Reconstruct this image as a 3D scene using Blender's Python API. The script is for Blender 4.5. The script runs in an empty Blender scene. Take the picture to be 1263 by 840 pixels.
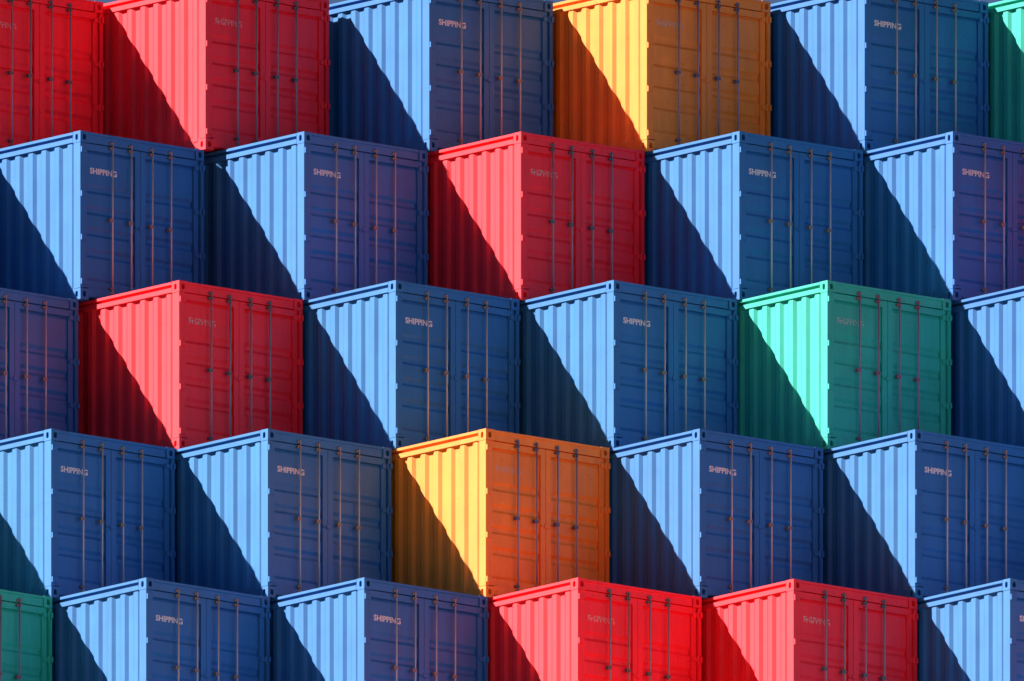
import bpy, bmesh, math, random
from mathutils import Vector, Matrix

# ------------------------------------------------------------------ camera
PHI = math.radians(40.0)        # how far the stacks are turned from the picture plane
ELEV = math.radians(10.95)      # the view looks up by this much
SC = 81.66                      # photograph pixels per metre (long lens, parallel view)
H, W, LEN = 2.591, 2.438, 6.058 # one container
TIERS = 6                       # tier 5 stands on the yard, tier 0 is on top
STEP = W * math.sin(PHI)        # each tier is set back this far
SE, CE = math.sin(ELEV), math.cos(ELEV)

scene = bpy.context.scene
cam_d = bpy.data.cameras.new('camera'); cam = bpy.data.objects.new('camera', cam_d)
scene.collection.objects.link(cam); scene.camera = cam
cam_d.type = 'ORTHO'; cam_d.ortho_scale = 1263 / SC
cam_d.clip_start = 0.1; cam_d.clip_end = 3000
# the top corner of tier 1 lies at y = 161.9 in the photograph
V0 = -4 * STEP * SE + 5 * H * CE
VC = V0 - (420 - 161.9) / SC
CY = -10.0
cam.location = (0, CY, (VC + CY * SE) / CE)
cam.rotation_euler = (math.radians(90) + ELEV, 0, 0)

# ------------------------------------------------------------------ sky and sun
rr = 0.86
sl = Vector((-1.0, rr, 1.229 * rr)).normalized()          # to the sun, in a container's own axes
sun_dir = Matrix.Rotation(PHI, 3, 'Z') @ sl
world = bpy.data.worlds.new('World'); scene.world = world; world.use_nodes = True
nt = world.node_tree
bg = nt.nodes['Background']
sky = nt.nodes.new('ShaderNodeTexSky'); sky.sky_type = 'NISHITA'; sky.sun_disc = False
sky.sun_elevation = math.asin(sun_dir.z)
sky.sun_rotation = math.atan2(sun_dir.x, sun_dir.y)
sky.air_density = 0.196; sky.dust_density = 0.15; sky.ozone_density = 1.0
nt.links.new(sky.outputs['Color'], bg.inputs['Color'])
bg.inputs['Strength'].default_value = 0.05
sun_d = bpy.data.lights.new('sun', 'SUN'); sun_d.energy = 5.0; sun_d.angle = math.radians(0.5)
sun_d.color = (1.0, 0.97, 0.93)
sun = bpy.data.objects.new('sun', sun_d); scene.collection.objects.link(sun)
sun.location = sun_dir * 60
sun.rotation_euler = (-sun_dir).to_track_quat('-Z', 'Y').to_euler()
vs = scene.view_settings
vs.view_transform = 'Standard'; vs.look = 'None'; vs.gamma = 1.0; vs.use_curve_mapping = False
vs.exposure = 1.42
scene.cycles.max_bounces = 10; scene.cycles.diffuse_bounces = 6

# ------------------------------------------------------------------ materials
def newmat(name):
    m = bpy.data.materials.new(name); m.use_nodes = True
    return m, m.node_tree.nodes, m.node_tree.links, m.node_tree.nodes['Principled BSDF']

def math_node(n, l, op, a, b=None, clamp=False):
    k = n.new('ShaderNodeMath'); k.operation = op; k.use_clamp = clamp
    for i, v in enumerate((a, b)):
        if v is None: continue
        if isinstance(v, (int, float)): k.inputs[i].default_value = v
        else: l.new(v, k.inputs[i])
    return k.outputs[0]

def ramp(n, l, src, lo, hi):
    k = n.new('ShaderNodeMapRange'); k.clamp = True
    k.inputs['From Min'].default_value = lo; k.inputs['From Max'].default_value = hi
    l.new(src, k.inputs['Value'])
    return k.outputs['Result']

def mix(n, l, fac, a, b, kind='MIX'):
    k = n.new('ShaderNodeMix'); k.data_type = 'RGBA'; k.blend_type = kind
    if isinstance(fac, (int, float)): k.inputs[0].default_value = fac
    else: l.new(fac, k.inputs[0])
    for i, v in ((6, a), (7, b)):
        if isinstance(v, tuple): k.inputs[i].default_value = v
        else: l.new(v, k.inputs[i])
    return k.outputs[2]

def noise(n, l, vec, scale, detail=4, rough=0.55):
    k = n.new('ShaderNodeTexNoise'); k.inputs['Scale'].default_value = scale
    k.inputs['Detail'].default_value = detail; k.inputs['Roughness'].default_value = rough
    l.new(vec, k.inputs['Vector'])
    return k.outputs['Fac']

def paint_material():
    """Weathered container paint; the colour itself is the object's own colour."""
    m, n, l, p = newmat('container_paint')
    oi = n.new('ShaderNodeObjectInfo'); tc = n.new('ShaderNodeTexCoord')
    off = n.new('ShaderNodeVectorMath'); off.operation = 'SCALE'
    comb = n.new('ShaderNodeCombineXYZ')
    for i in range(3): l.new(oi.outputs['Random'], comb.inputs[i])
    l.new(comb.outputs[0], off.inputs[0]); off.inputs['Scale'].default_value = 37.0
    add = n.new('ShaderNodeVectorMath'); add.operation = 'ADD'
    l.new(tc.outputs['Object'], add.inputs[0]); l.new(off.outputs[0], add.inputs[1])
    v = add.outputs[0]
    streakv = n.new('ShaderNodeVectorMath'); streakv.operation = 'MULTIPLY'
    l.new(v, streakv.inputs[0]); streakv.inputs[1].default_value = (9, 9, 0.7)
    big = noise(n, l, v, 1.6, 5)
    streak = noise(n, l, streakv.outputs[0], 1.0, 4)
    tone = math_node(n, l, 'ADD', math_node(n, l, 'MULTIPLY', ramp(n, l, big, .3, .7), .15),
                     math_node(n, l, 'MULTIPLY', ramp(n, l, streak, .35, .7), .12))
    tone = math_node(n, l, 'ADD', tone, .82)
    tn = n.new('ShaderNodeVectorMath'); tn.operation = 'SCALE'
    l.new(oi.outputs['Color'], tn.inputs[0]); l.new(tone, tn.inputs['Scale'])
    # rubbed, chalky patches
    dusty = mix(n, l, math_node(n, l, 'MULTIPLY', ramp(n, l, noise(n, l, v, 6, 6, .7), .58, .8), .0),
                tn.outputs[0], (.50, .48, .46, 1))
    # chips and scratches down to primer
    chipmask = ramp(n, l, noise(n, l, v, 30, 4, .65), .655, .675)
    where = ramp(n, l, noise(n, l, v, 3.5, 2), .44, .54)
    chip = math_node(n, l, 'MULTIPLY', chipmask, where)
    scv = n.new('ShaderNodeVectorMath'); scv.operation = 'MULTIPLY'
    l.new(v, scv.inputs[0]); scv.inputs[1].default_value = (14, 14, 60)
    scr = math_node(n, l, 'MULTIPLY', ramp(n, l, noise(n, l, scv.outputs[0], 1.0, 2), .70, .715), where)
    chip = math_node(n, l, 'MAXIMUM', chip, scr)
    dark = n.new('ShaderNodeVectorMath'); dark.operation = 'MULTIPLY'
    l.new(oi.outputs['Color'], dark.inputs[0]); dark.inputs[1].default_value = (.30, .28, .28)
    col = mix(n, l, math_node(n, l, 'MULTIPLY', chip, .8), dusty, dark.outputs[0])
    l.new(col, p.inputs['Base Color'])
    rg = math_node(n, l, 'ADD', math_node(n, l, 'MULTIPLY', big, .14), .51)
    l.new(rg, p.inputs['Roughness']); p.inputs['IOR'].default_value = 1.55
    bp = n.new('ShaderNodeBump'); bp.inputs['Strength'].default_value = .25; bp.inputs['Distance'].default_value = .01
    dents = math_node(n, l, 'ADD', noise(n, l, v, 2.4, 3), math_node(n, l, 'MULTIPLY', noise(n, l, v, 90, 2), .05))
    l.new(dents, bp.inputs['Height']); l.new(bp.outputs[0], p.inputs['Normal'])
    return m

def steel_material():
    m, n, l, p = newmat('galvanised_steel')
    oi = n.new('ShaderNodeObjectInfo'); tc = n.new('ShaderNodeTexCoord')
    nz = noise(n, l, tc.outputs['Object'], 9, 5)
    col = mix(n, l, math_node(n, l, 'MULTIPLY', ramp(n, l, nz, .5, .8), .35), oi.outputs['Color'], (.16, .11, .08, 1))
    l.new(col, p.inputs['Base Color']); p.inputs['Roughness'].default_value = .5
    p.inputs['Metallic'].default_value = .15
    return m

def rubber_material():
    m, n, l, p = newmat('black_rubber')
    tc = n.new('ShaderNodeTexCoord')
    col = mix(n, l, noise(n, l, tc.outputs['Object'], 30, 3), (.012, .012, .013, 1), (.03, .03, .03, 1))
    l.new(col, p.inputs['Base Color']); p.inputs['Roughness'].default_value = .8
    return m

def letter_material(name, wear, col):
    """White stencil paint; where it is rubbed off the container's own paint shows."""
    m, n, l, p = newmat(name)
    oi = n.new('ShaderNodeObjectInfo'); tc = n.new('ShaderNodeTexCoord')
    nz = noise(n, l, tc.outputs['Object'], 24, 5, .7)
    c = mix(n, l, ramp(n, l, nz, wear, wear + .12), oi.outputs['Color'], col)
    l.new(c, p.inputs['Base Color']); p.inputs['Roughness'].default_value = .6
    return m

def sand_material():
    m, n, l, p = newmat('sandy_yard')
    tc = n.new('ShaderNodeTexCoord')
    a = noise(n, l, tc.outputs['Object'], .4, 6); b = noise(n, l, tc.outputs['Object'], 14, 5)
    f = math_node(n, l, 'ADD', math_node(n, l, 'MULTIPLY', a, .7), math_node(n, l, 'MULTIPLY', b, .3))
    l.new(mix(n, l, f, (.25, .165, .095, 1), (.42, .29, .18, 1)), p.inputs['Base Color'])
    p.inputs['Roughness'].default_value = .9
    bp = n.new('ShaderNodeBump'); bp.inputs['Strength'].default_value = .3; bp.inputs['Distance'].default_value = .02
    l.new(b, bp.inputs['Height']); l.new(bp.outputs[0], p.inputs['Normal'])
    return m

PAINT, STEEL, RUBBER, SAND = paint_material(), steel_material(), rubber_material(), sand_material()
LETTER = letter_material('stencil_white', .24, (.72, .70, .68, 1))
LETTER_WORN = letter_material('stencil_white_worn', .42, (.48, .44, .40, 1))

COLOURS = {   # paint of the container, paint of its bars and brackets
    'blue':   ((.0110, .150, .420, 1), (.52, .52, .52, 1), (.24, .19, .17, 1)),
    'red':    ((.930, .0090, .023, 1), (.26, .29, .31, 1), (.10, .12, .12, 1)),
    'yellow': ((.900, .265, .0150, 1), (.27, .27, .36, 1), (.12, .12, .17, 1)),
    'green':  ((.0125, .470, .330, 1), (.33, .22, .30, 1), (.26, .12, .16, 1)),
}

# ------------------------------------------------------------------ mesh helpers
def box(bm, x0, x1, y0, y1, z0, z1, bev=0.0):
    vs = [bm.verts.new(c) for c in ((x0,y0,z0),(x1,y0,z0),(x1,y1,z0),(x0,y1,z0),(x0,y0,z1),(x1,y0,z1),(x1,y1,z1),(x0,y1,z1))]
    fs = [bm.faces.new([vs[i] for i in f]) for f in ((0,3,2,1),(4,5,6,7),(0,1,5,4),(1,2,6,5),(2,3,7,6),(3,0,4,7))]
    if bev:
        es = list({e for f in fs for e in f.edges})
        bmesh.ops.bevel(bm, geom=es, offset=bev, segments=2, affect='EDGES', profile=.5)

def prism(bm, prof, axis, a, b):
    """Closed profile extruded along an axis; prof holds the two other coordinates."""
    def P(u, v, t):
        return {'x': (t, u, v), 'y': (u, t, v), 'z': (u, v, t)}[axis]
    A = [bm.verts.new(P(u, v, a)) for u, v in prof]; B = [bm.verts.new(P(u, v, b)) for u, v in prof]
    n = len(prof)
    for i in range(n):
        j = (i + 1) % n
        bm.faces.new((A[i], A[j], B[j], B[i]))
    bm.faces.new(A[::-1]); bm.faces.new(B)

def cyl(bm, x, y, z0, z1, r, seg=10):
    prism(bm, [(x + r * math.cos(2 * math.pi * i / seg), y + r * math.sin(2 * math.pi * i / seg)) for i in range(seg)], 'z', z0, z1)

def mesh(name, bm, mat, smooth=False):
    bmesh.ops.recalc_face_normals(bm, faces=bm.faces[:])
    me = bpy.data.meshes.new(name); bm.to_mesh(me); bm.free()
    me.materials.append(mat)
    if smooth:
        for p in me.polygons: p.use_smooth = True
    return me

def make(fn, name, mat, smooth=False):
    bm = bmesh.new(); fn(bm)
    return mesh(name, bm, mat, smooth)

# ------------------------------------------------------------------ container pieces (origin: near bottom corner)
CW, CL, CH = .162, .178, .172     # corner casting

def casting_mesh():
    """Corner casting at the near bottom corner: hollow block with an oval hole in the side and the end."""
    bm = bmesh.new()
    def oval(cu, cv, hw, hh, n=16):
        pts = []
        for i in range(n):
            a = 2 * math.pi * (i + .5) / n
            c, s = math.cos(a), math.sin(a)
            pts.append((cu + hw * math.copysign(abs(c) ** .6, c), cv + hh * math.copysign(abs(s) ** .6, s)))
        return pts
    def face(P, u1, v1, cu, cv, hw, hh):
        O = oval(cu, cv, hw, hh); n = len(O)
        # outer ring: project each oval point to the rectangle border
        R = []
        for u, v in O:
            du, dv = u - cu, v - cv
            t = min([(k - c) / d for k, c, d in ((0 if du < 0 else u1, cu, du), (0 if dv < 0 else v1, cv, dv)) if abs(d) > 1e-9])
            R.append((cu + du * t, cv + dv * t))
        corners = [(u1, v1), (0, v1), (0, 0), (u1, 0)]
        ro = [bm.verts.new(P(u, v, 0)) for u, v in R]
        oo = [bm.verts.new(P(u, v, 0)) for u, v in O]
        oi = [bm.verts.new(P(u, v, .080)) for u, v in O]
        for i in range(n):
            j = (i + 1) % n
            bm.faces.new((ro[i], ro[j], oo[j], oo[i])); bm.faces.new((oo[i], oo[j], oi[j], oi[i]))
            a, b = R[i], R[j]
            if abs(a[0] - b[0]) > 1e-6 and abs(a[1] - b[1]) > 1e-6:
                c = min(corners, key=lambda k: (k[0]-a[0])**2 + (k[1]-a[1])**2 + (k[0]-b[0])**2 + (k[1]-b[1])**2)
                bm.faces.new((ro[i], ro[j], bm.verts.new(P(c[0], c[1], 0))))
        bm.faces.new(oi)
    face(lambda u, v, d: (u, d, v), CW, CH, .080, .088, .032, .044)        # door side
    face(lambda u, v, d: (d, u, v), CL, CH, .090, .088, .030, .046)        # long side
    def quad(*c): bm.faces.new([bm.verts.new(k) for k in c])
    quad((0,0,0),(CW,0,0),(CW,CL,0),(0,CL,0)); quad((0,0,CH),(CW,0,CH),(CW,CL,CH),(0,CL,CH))
    quad((CW,0,0),(CW,CL,0),(CW,CL,CH),(CW,0,CH)); quad((0,CL,0),(CW,CL,0),(CW,CL,CH),(0,CL,CH))
    bmesh.ops.remove_doubles(bm, verts=bm.verts[:], dist=1e-5)
    return mesh('corner_casting', bm, PAINT)

XO, XI, SL, FL = .018, .051, .060, .094      # corrugation: outer / inner plane, slope run, flat run
def side_panel(bm):
    pts = [(XI, .150)]
    y = .160
    pts.append((XI, y))
    while y + 2 * (SL + FL) < LEN - .17:
        pts += [(XO, y + SL), (XO, y + SL + FL), (XI, y + 2 * SL + FL), (XI, y + 2 * (SL + FL))]
        y += 2 * (SL + FL)
    pts.append((XI, LEN - .15))
    z0, z1 = .15, H - .12
    lo = [bm.verts.new((a, b, z0)) for a, b in pts]; hi = [bm.verts.new((a, b, z1)) for a, b in pts]
    lo2 = [bm.verts.new((a + .012, b, z0)) for a, b in pts]; hi2 = [bm.verts.new((a + .012, b, z1)) for a, b in pts]
    for i in range(len(pts) - 1):
        bm.faces.new((lo[i], lo[i+1], hi[i+1], hi[i])); bm.faces.new((lo2[i], hi2[i], hi2[i+1], lo2[i+1]))

def corner_post(bm):
    z0, z1 = CH + .006, H - CH - .006
    prism(bm, [(0, .004), (.004, 0), (.062, 0), (.062, .115), (.105, .115), (.105, .158), (0, .158)], 'z', z0, z1)

def top_rail(bm):
    t = H - .004
    prism(bm, [(.001, t), (.001, H-.043), (.062, H-.046), (.062, H-.092), (.001, H-.092), (.001, H-.160), (.006, H-.165), (.09, H-.165), (.09, t)], 'y', CL + .007, LEN - CL - .007)

def bottom_rail(bm):
    prism(bm, [(.028, .205), (.028, .050), (.10, .050), (.10, .205)], 'y', CL + .004, LEN - CL - .004)

def header(bm):
    prism(bm, [(.004, H-.005), (.004, H-.040), (.022, H-.050), (.022, H-.160), (.12, H-.160), (.12, H-.005)], 'x', CW + .005, W - CW - .005)

def sill(bm):
    prism(bm, [(.010, .190), (.010, .060), (.03, .045), (.14, .045), (.14, .190)], 'x', CW + .005, W - CW - .005)

DZ0, DZ1 = .198, H - .172
DX0, DX1, PX0, PX1 = .072, 1.2150, .165, 1.118
PZ0, PZ1 = .315, H - .270
def door_frame(bm):
    f, b = .046, .136
    box(bm, DX0, PX0, f, b, DZ0, DZ1)
    box(bm, PX1, DX1, f, b, DZ0, DZ1)
    box(bm, PX0, PX1, f + .001, b - .001, PZ1, DZ1 - .001)
    box(bm, PX0, PX1, f + .001, b - .001, DZ0 + .001, PZ0)

def door_panel(bm):
    f, g = .078, .106
    pr = [(f + .03, PZ0 - .01), (f + .02, PZ0 + .004), (f, PZ0 + .05)]
    for d in (1.92, 1.59, 1.26, .93):
        z = H - d
        pr += [(f, z), (g, z + .045), (g, z + .100), (f, z + .150)]
    pr += [(f, PZ1 - .05), (f + .02, PZ1 - .004), (f + .03, PZ1 + .01)]
    A = [bm.verts.new((PX0 - .002, y, z)) for y, z in pr]; B = [bm.verts.new((PX1 + .002, y, z)) for y, z in pr]
    for i in range(len(pr) - 1): bm.faces.new((A[i], B[i], B[i+1], A[i+1]))

def gasket(bm):
    box(bm, DX0 - .012, DX1 + .0035, .137, .150, DZ0 - .012, DZ1 + .012)

def hinge(bm):
    """At the left post, centred on z = 0: plate on the door, knuckle and lug on the post."""
    cyl(bm, .058, .016, -.052, .052, .020, 12)
    box(bm, .004, .044, -.028, .012, -.044, .040)
    box(bm, .060, .150, .024, .045, -.034, .034)

BARX = (.640, 1.012)          # on the left door, mirrored for the right one
def bar(bm):
    cyl(bm, 0, .004, .075, H - .098, .0132, 12)
def keeper(bm):
    """Cam bracket left of the bar and the clip round it, centred on z = 0."""
    prism(bm, [(-.050, .045), (-.050, -.004), (-.016, -.004), (-.016, -.016), (.018, -.016), (.018, .006), (-.012, .006), (-.012, .045)], 'z', -.016, .016)
def hub(bm):
    box(bm, -.058, -.014, -.014, .045, -.028, .028, .005); box(bm, -.020, .020, -.018, .026, -.021, .021, .005)
def lock_plate(bm):
    box(bm, 1.125, 1.313, .030, .0455, -.012, .012); box(bm, 1.18, 1.258, .018, .029, -.026, .026)

def roof(bm):
    pts = []; y = .14
    while y < LEN - .2:
        pts += [(y, H-.028), (y + .06, H-.028), (y + .08, H-.012), (y + .14, H-.012)]; y += .16
    A = [bm.verts.new((.05, a, z)) for a, z in pts]; B = [bm.verts.new((W - .05, a, z)) for a, z in pts]
    for i in range(len(pts) - 1): bm.faces.new((A[i], A[i+1], B[i+1], B[i]))
    box(bm, .05, W - .05, .10, .15, H - .09, H - .013); box(bm, .05, W - .05, LEN - .2, LEN - .1, H - .09, H - .013)
def end_wall(bm):
    pts = []; x = .1
    while x < W - .2:
        pts += [(x, LEN-.02), (x + .1, LEN-.02), (x + .15, LEN-.06), (x + .25, LEN-.06)]; x += .3
    pts.append((W - .1, LEN-.02))
    A = [bm.verts.new((a, b, .05)) for a, b in pts]; B = [bm.verts.new((a, b, H - .02)) for a, b in pts]
    for i in range(len(pts) - 1): bm.faces.new((A[i], A[i+1], B[i+1], B[i]))
def underside(bm):
    box(bm, .08, W - .08, .11, LEN - .1, .10, .17)
    for k in range(14): box(bm, .08, W - .08, .35 + k * .4, .41 + k * .4, .05, .099)

def mirrored(me, name, axes):
    """Copy of a mesh mirrored inside the container's box."""
    c = me.copy(); c.name = name
    M = Matrix.Identity(4)
    for ax, size in axes:
        M = Matrix.Translation(Vector([size if i == ax else 0 for i in range(3)])) @ Matrix.Diagonal([(-1 if i == ax else 1) for i in range(4)]) @ M
    c.transform(M)
    if len(axes) % 2: c.flip_normals()
    return c

cast = casting_mesh()
MX, MY, MZ = (0, W), (1, LEN), (2, H)
castings = [cast] + [mirrored(cast, 'corner_casting', a) for a in ((MX,), (MZ,), (MX, MZ), (MY,), (MX, MY), (MY, MZ), (MX, MY, MZ))]
post = make(corner_post, 'corner_post', PAINT)
posts = [post] + [mirrored(post, 'corner_post', a) for a in ((MX,), (MY,), (MX, MY))]
panel = make(side_panel, 'side_panel', PAINT); panels = [panel, mirrored(panel, 'side_panel', (MX,))]
trail = make(top_rail, 'top_rail', PAINT); trails = [trail, mirrored(trail, 'top_rail', (MX,))]
brail = make(bottom_rail, 'bottom_rail', PAINT); brails = [brail, mirrored(brail, 'bottom_rail', (MX,))]
ME = {k: make(f, k, m) for k, f, m in (('door_header', header, PAINT), ('door_sill', sill, PAINT), ('roof', roof, PAINT),
      ('end_wall', end_wall, PAINT), ('underside', underside, PAINT), ('lock_plate', lock_plate, PAINT))}
frame = make(door_frame, 'door', PAINT); frames = [frame, mirrored(frame, 'door', (MX,))]
dpan = make(door_panel, 'door_panel', PAINT); dpans = [dpan, mirrored(dpan, 'door_panel', (MX,))]
gask = make(gasket, 'gasket', RUBBER); gasks = [gask, mirrored(gask, 'gasket', (MX,))]
hin = make(hinge, 'hinge', PAINT); hins = [hin, mirrored(hin, 'hinge', (MX,))]
bar_m = make(bar, 'locking_bar', STEEL); keep_m = make(keeper, 'bar_keeper', STEEL); hub_m = make(hub, 'bar_hub', STEEL)
keep_low = keep_m.copy(); keep_low.transform(Matrix.Diagonal((1, .48, 1, 1)))   # shallower: sits on header and sill
for p in bar_m.polygons: p.use_smooth = abs(p.normal.z) < .5

def lettering_mesh(mat, bold):
    cu = bpy.data.curves.new('lettering', 'FONT'); cu.body = 'SHIPPING'; cu.size = 1; cu.offset = bold; cu.extrude = .01
    cu.resolution_u = 3; cu.space_character = 1.0
    ob = bpy.data.objects.new('lettering', cu); scene.collection.objects.link(ob)
    me = bpy.data.meshes.new_from_object(ob.evaluated_get(bpy.context.evaluated_depsgraph_get()))
    bpy.data.objects.remove(ob); bpy.data.curves.remove(cu)
    xs = [v.co.x for v in me.vertices]; ys = [v.co.y for v in me.vertices]
    x0, x1, y0, y1 = min(xs), max(xs), min(ys), max(ys)
    for v in me.vertices:
        u = (v.co.x - x0) / (x1 - x0); w = (v.co.y - y0) / (y1 - y0)
        v.co = (.252 + u * .53, .0765 - v.co.z * .08, H - .620 + w * .092)
    me.materials.clear(); me.materials.append(mat); me.name = 'lettering'
    return me
letters = lettering_mesh(LETTER, .026); letters_worn = lettering_mesh(LETTER_WORN, .012)

# ------------------------------------------------------------------ building one container
link = scene.collection.objects.link
def part(name, me, parent, col, loc=(0, 0, 0)):
    o = bpy.data.objects.new(name, me); link(o); o.parent = parent; o.location = loc; o.color = col
    return o

def build_container(colour, detailed=True):
    pc, bc, kc = COLOURS[colour]
    root = bpy.data.objects.new('shipping_container', None); link(root)
    root.empty_display_size = .3
    for m in castings: part('corner_casting', m, root, pc)
    for m in posts: part('corner_post', m, root, pc)
    for m in panels: part('side_panel', m, root, pc)
    for m in trails: part('top_rail', m, root, pc)
    for m in brails: part('bottom_rail', m, root, pc)
    for k in ('door_header', 'door_sill', 'roof', 'end_wall', 'underside'): part(k, ME[k], root, pc)
    for s in (0, 1):
        d = part('door', frames[s], root, pc)
        part('door_panel', dpans[s], d, pc); part('gasket', gasks[s], d, pc)
        if not detailed: continue
        for z in (H - .285, H - .965, H - 1.635, H - 2.315): part('hinge', hins[s], d, pc, (0, 0, z))
        for bx in BARX:
            x = bx if s == 0 else W - bx
            part('locking_bar', bar_m, d, bc, (x, 0, 0))
            for z in (H - .205, .232): part('bar_keeper', keep_m, d, kc, (x, 0, z))
            for z in (H - .131, .160): part('bar_keeper', keep_low, d, kc, (x, 0, z))
            part('bar_hub', hub_m, d, kc, (x, 0, H - 1.31))
        if s == 0:
            worn = colour != 'blue'
            t = part('lettering', letters_worn if worn else letters, d, pc)
            t['label'] = 'worn pale stencilled word SHIPPING' if worn else 'white stencilled word SHIPPING'
        else:
            part('lock_plate', ME['lock_plate'], d, pc, (0, 0, H - 1.36))
    return root

def copy_tree(o, parent, tint):
    c = o.copy(); link(c); c.parent = parent
    if o.type == 'MESH':
        k = o.color; c.color = (k[0] * tint[0], k[1] * tint[1], k[2] * tint[2], 1)
    for ch in o.children: copy_tree(ch, c, tint)
    return c

# tier -> (corner x in the photograph, corner y offset in pixels, colour, label)
YARD = [
 [(-25.1, 0, 'red', 'red container of the top tier, its doors facing another red container'),
  (253.6, -2.5, 'red', 'red container of the top tier, its doors facing a blue container'),
  (529.6, -1.2, 'blue', 'blue container of the top tier between red and yellow ones, doors tinted brown'),
  (797.9, -.6, 'yellow', 'yellow container of the top tier with brown shaded doors'),
  (1066.6, 0, 'blue', 'blue container of the top tier between yellow and green ones, doors tinted teal'),
  (1334.0, 0, 'green', 'green container of the top tier beside a blue one, mint side half in shadow')],
 [(99.2, -1.2, 'blue', 'blue container of the second tier right under the red ones of the top tier'),
  (375.2, 0, 'blue', 'blue container of the second tier with purple-tinted doors facing the red one'),
  (642.6, .2, 'red', 'red container of the second tier, the only one between blue neighbours on that tier'),
  (912.0, -.4, 'blue', 'blue container of the second tier right under the yellow one of the top tier'),
  (1175.2, 0, 'blue', 'blue container of the second tier standing above the doors of the green one')],
 [(-55.7, 0, 'blue', 'blue container of the third tier with purple-tinted doors facing the red one'),
  (221.0, .1, 'red', 'red container of the third tier, its pink side crossed by a dark red shadow'),
  (488.2, -.1, 'blue', 'blue container of the third tier next to the red one, doors deep blue'),
  (757.0, -.2, 'blue', 'blue container of the third tier with teal-tinted doors facing the green one'),
  (1020.7, .1, 'green', 'green container of the third tier with mint sunlit side and mauve bars'),
  (1291.0, .4, 'blue', 'blue container of the third tier beyond the doors of the green one')],
 [(63.2, -.2, 'blue', 'blue container of the fourth tier standing above the green one of the fifth tier'),
  (330.5, -.3, 'blue', 'blue container of the fourth tier with greyish purple doors facing the yellow one'),
  (599.3, -.6, 'yellow', 'yellow container of the fourth tier with orange-red doors above a red one'),
  (863.0, -.3, 'blue', 'blue container of the fourth tier beside the yellow one, doors above a red container'),
  (1128.7, .7, 'blue', 'blue container of the fourth tier right under the doors of the green one')],
 [(-88.0, 0, 'green', 'green container of the fifth tier beside a blue one, only its doors in sight'),
  (180.4, 0, 'blue', 'blue container of the fifth tier beside the green doors, its own doors dark blue'),
  (449.3, -.2, 'blue', 'blue container of the fifth tier with purple doors facing the bright red container'),
  (712.9, 0, 'red', 'red container of the fifth tier under the yellow one, its doors glowing bright red'),
  (978.9, 1.6, 'red', 'red container of the fifth tier between a red and a blue one, doors dull crimson'),
  (1245.9, .9, 'blue', 'blue container of the fifth tier next to the crimson doors of the red one')],

]
# outside the picture: ends of the tiers and the tier on the ground
low = 'container of the lowest tier, carrying the %s'
YARD.append([(px, 0, c, c + ' ' + low % w) for px, c, w in (
    (27, 'blue', 'green one'), (294, 'blue', 'blue one beside the green'), (563, 'blue', 'blue one with purple doors'),
    (828, 'red', 'bright red one'), (1092, 'blue', 'crimson one'), (1360, 'blue', 'last blue one in sight'),
    (1627, 'blue', 'red end container'), (1895, 'green', 'blue end container'))])
YARD[1] += [(-168, 0, 'blue', 'blue end container of the second tier, its doors toward a blue sunlit side'), (1443, 0, 'red', 'red end container of the second tier, under the green one')]
YARD[2] += [(1558, 0, 'blue', 'blue end container of the third tier, under a red one')]
YARD[3] += [(-204, 0, 'blue', 'blue end container of the fourth tier, above the green one'), (1396, 0, 'blue', 'blue container of the fourth tier, last but one before its end'), (1671, 0, 'blue', 'blue end container of the fourth tier, under another blue one')]
YARD[4] += [(1513, 0, 'red', 'red container of the fifth tier, last but one before its end'), (1782, 0, 'blue', 'blue end container of the fifth tier')]

random.seed(4)
protos = {}
def container(colour, detailed, tint):
    key = (colour, detailed)
    if key not in protos:
        protos[key] = build_container(colour, detailed)
        return protos[key]
    return copy_tree(protos[key], None, tint)

for tier, row in enumerate(YARD):
    for px, dy, colour, label in row:
        t = [1 + random.uniform(-.04, .04) for _ in range(3)]
        seen = tier < 5 and -160 < px < 1380
        o = container(colour, seen, t)
        o.location = ((px - 631.5) / SC, (5 - tier) * STEP + dy / (SE * SC), (5 - tier) * H)
        o.rotation_euler = (0, 0, PHI)
        o['category'] = 'container'
        o['label'] = label
        o['group'] = 'shipping containers stacked in stepped tiers' if seen else 'containers at the ends and foot of the stack'

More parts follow.
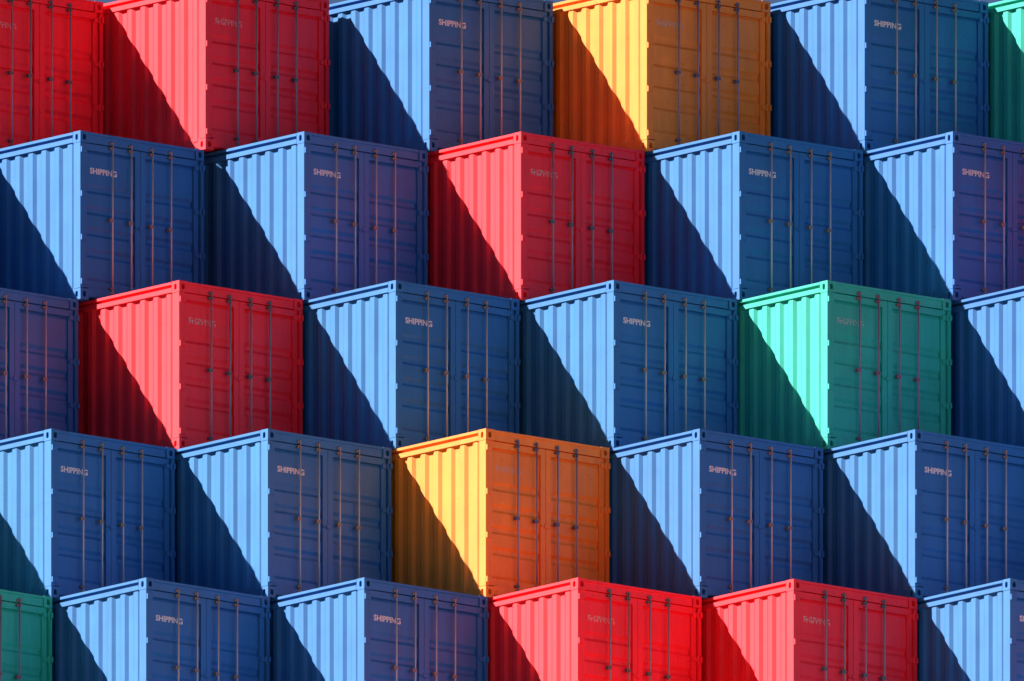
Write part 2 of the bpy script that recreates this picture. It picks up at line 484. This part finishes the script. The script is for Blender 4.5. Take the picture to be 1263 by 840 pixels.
# ------------------------------------------------------------------ added light helpers, unseen beside and behind the viewer
def helper_material(name, lo, hi):
    m, n, l, p = newmat(name)
    tc = n.new('ShaderNodeTexCoord')
    l.new(mix(n, l, noise(n, l, tc.outputs['Object'], .6, 6), lo, hi), p.inputs['Base Color'])
    p.inputs['Roughness'].default_value = .75
    return m
DARK = helper_material('dark_helper', (.030, .032, .036, 1), (.050, .052, .056, 1))
MAUVE = helper_material('mauve_reflector', (.291, .209, .330, 1), (.335, .241, .380, 1))  # colour tuned for the sunlight it bounces onto the doors
def build_helper(label, mat, loc, rot, length, height, depth):
    """Added unseen block, shaped like a building, whose ribbed front lies on its own x axis and looks along +y."""
    hx = length / 2
    helper = bpy.data.objects.new('light_helper', None); link(helper); helper.location = loc; helper.rotation_euler = (0, 0, rot)
    helper['label'] = label; helper['category'] = 'light_helper'; helper['group'] = 'added light helpers out of view'
    def wall(bm):
        pts = []; x = -hx
        while x < hx - .95:
            pts += [(x, 0), (x + .5, 0), (x + .6, -.10), (x + .9, -.10)]; x += 1.0
        pts += [(hx, 0), (hx, -depth), (-hx, -depth)]
        A = [bm.verts.new((a, b, .6)) for a, b in pts]; B = [bm.verts.new((a, b, height)) for a, b in pts]
        for i in range(len(pts)):
            j = (i + 1) % len(pts); bm.faces.new((A[i], A[j], B[j], B[i]))
    def plinth(bm): box(bm, -hx - .1, hx + .1, -depth - .1, .1, 0, .6)
    def roof_(bm): prism(bm, [(.4, height), (.4, height + .5), (-depth / 2, height + 3), (-depth - .4, height + .5), (-depth - .4, height)], 'x', -hx - .4, hx + .4)
    def door(bm):
        for k in range(12): prism(bm, [(.02, .6 + k * .35), (.10, .62 + k * .35), (.10, .93 + k * .35), (.02, .95 + k * .35)], 'x', -2.2, 2.2)
    white = (1, 1, 1, 1)
    part('wall', make(wall, 'wall', mat), helper, white); part('plinth', make(plinth, 'plinth', SAND), helper, white)
    part('roof', make(roof_, 'roof', DARK), helper, white)
    dm = make(door, 'roller_door', mat); nd = int(length // 12)
    for k in range(nd): part('roller_door', dm, helper, white, ((k - (nd - 1) / 2) * 12, 0, 0))
build_helper('unseen tall dark grey block added to keep front sky light off the stack', DARK, (-41, -14, 0), 0, 58, 26, 25)  # added out of view to block sky light from the front
build_helper('unseen muted mauve block added to bounce sunlight onto the container doors', MAUVE, (19, -24, 0), math.radians(90), 38, 22, 25)  # added reflector out of view: its sunlit wall brightens the shaded doors

# ------------------------------------------------------------------ yard
bm = bmesh.new(); g = 1500
bm.faces.new([bm.verts.new(c) for c in ((-g, -g, -.004), (g, -g, -.004), (g, g, -.004), (-g, g, -.004))])
yard = bpy.data.objects.new('ground', mesh('ground', bm, SAND)); link(yard)
yard['kind'] = 'structure'
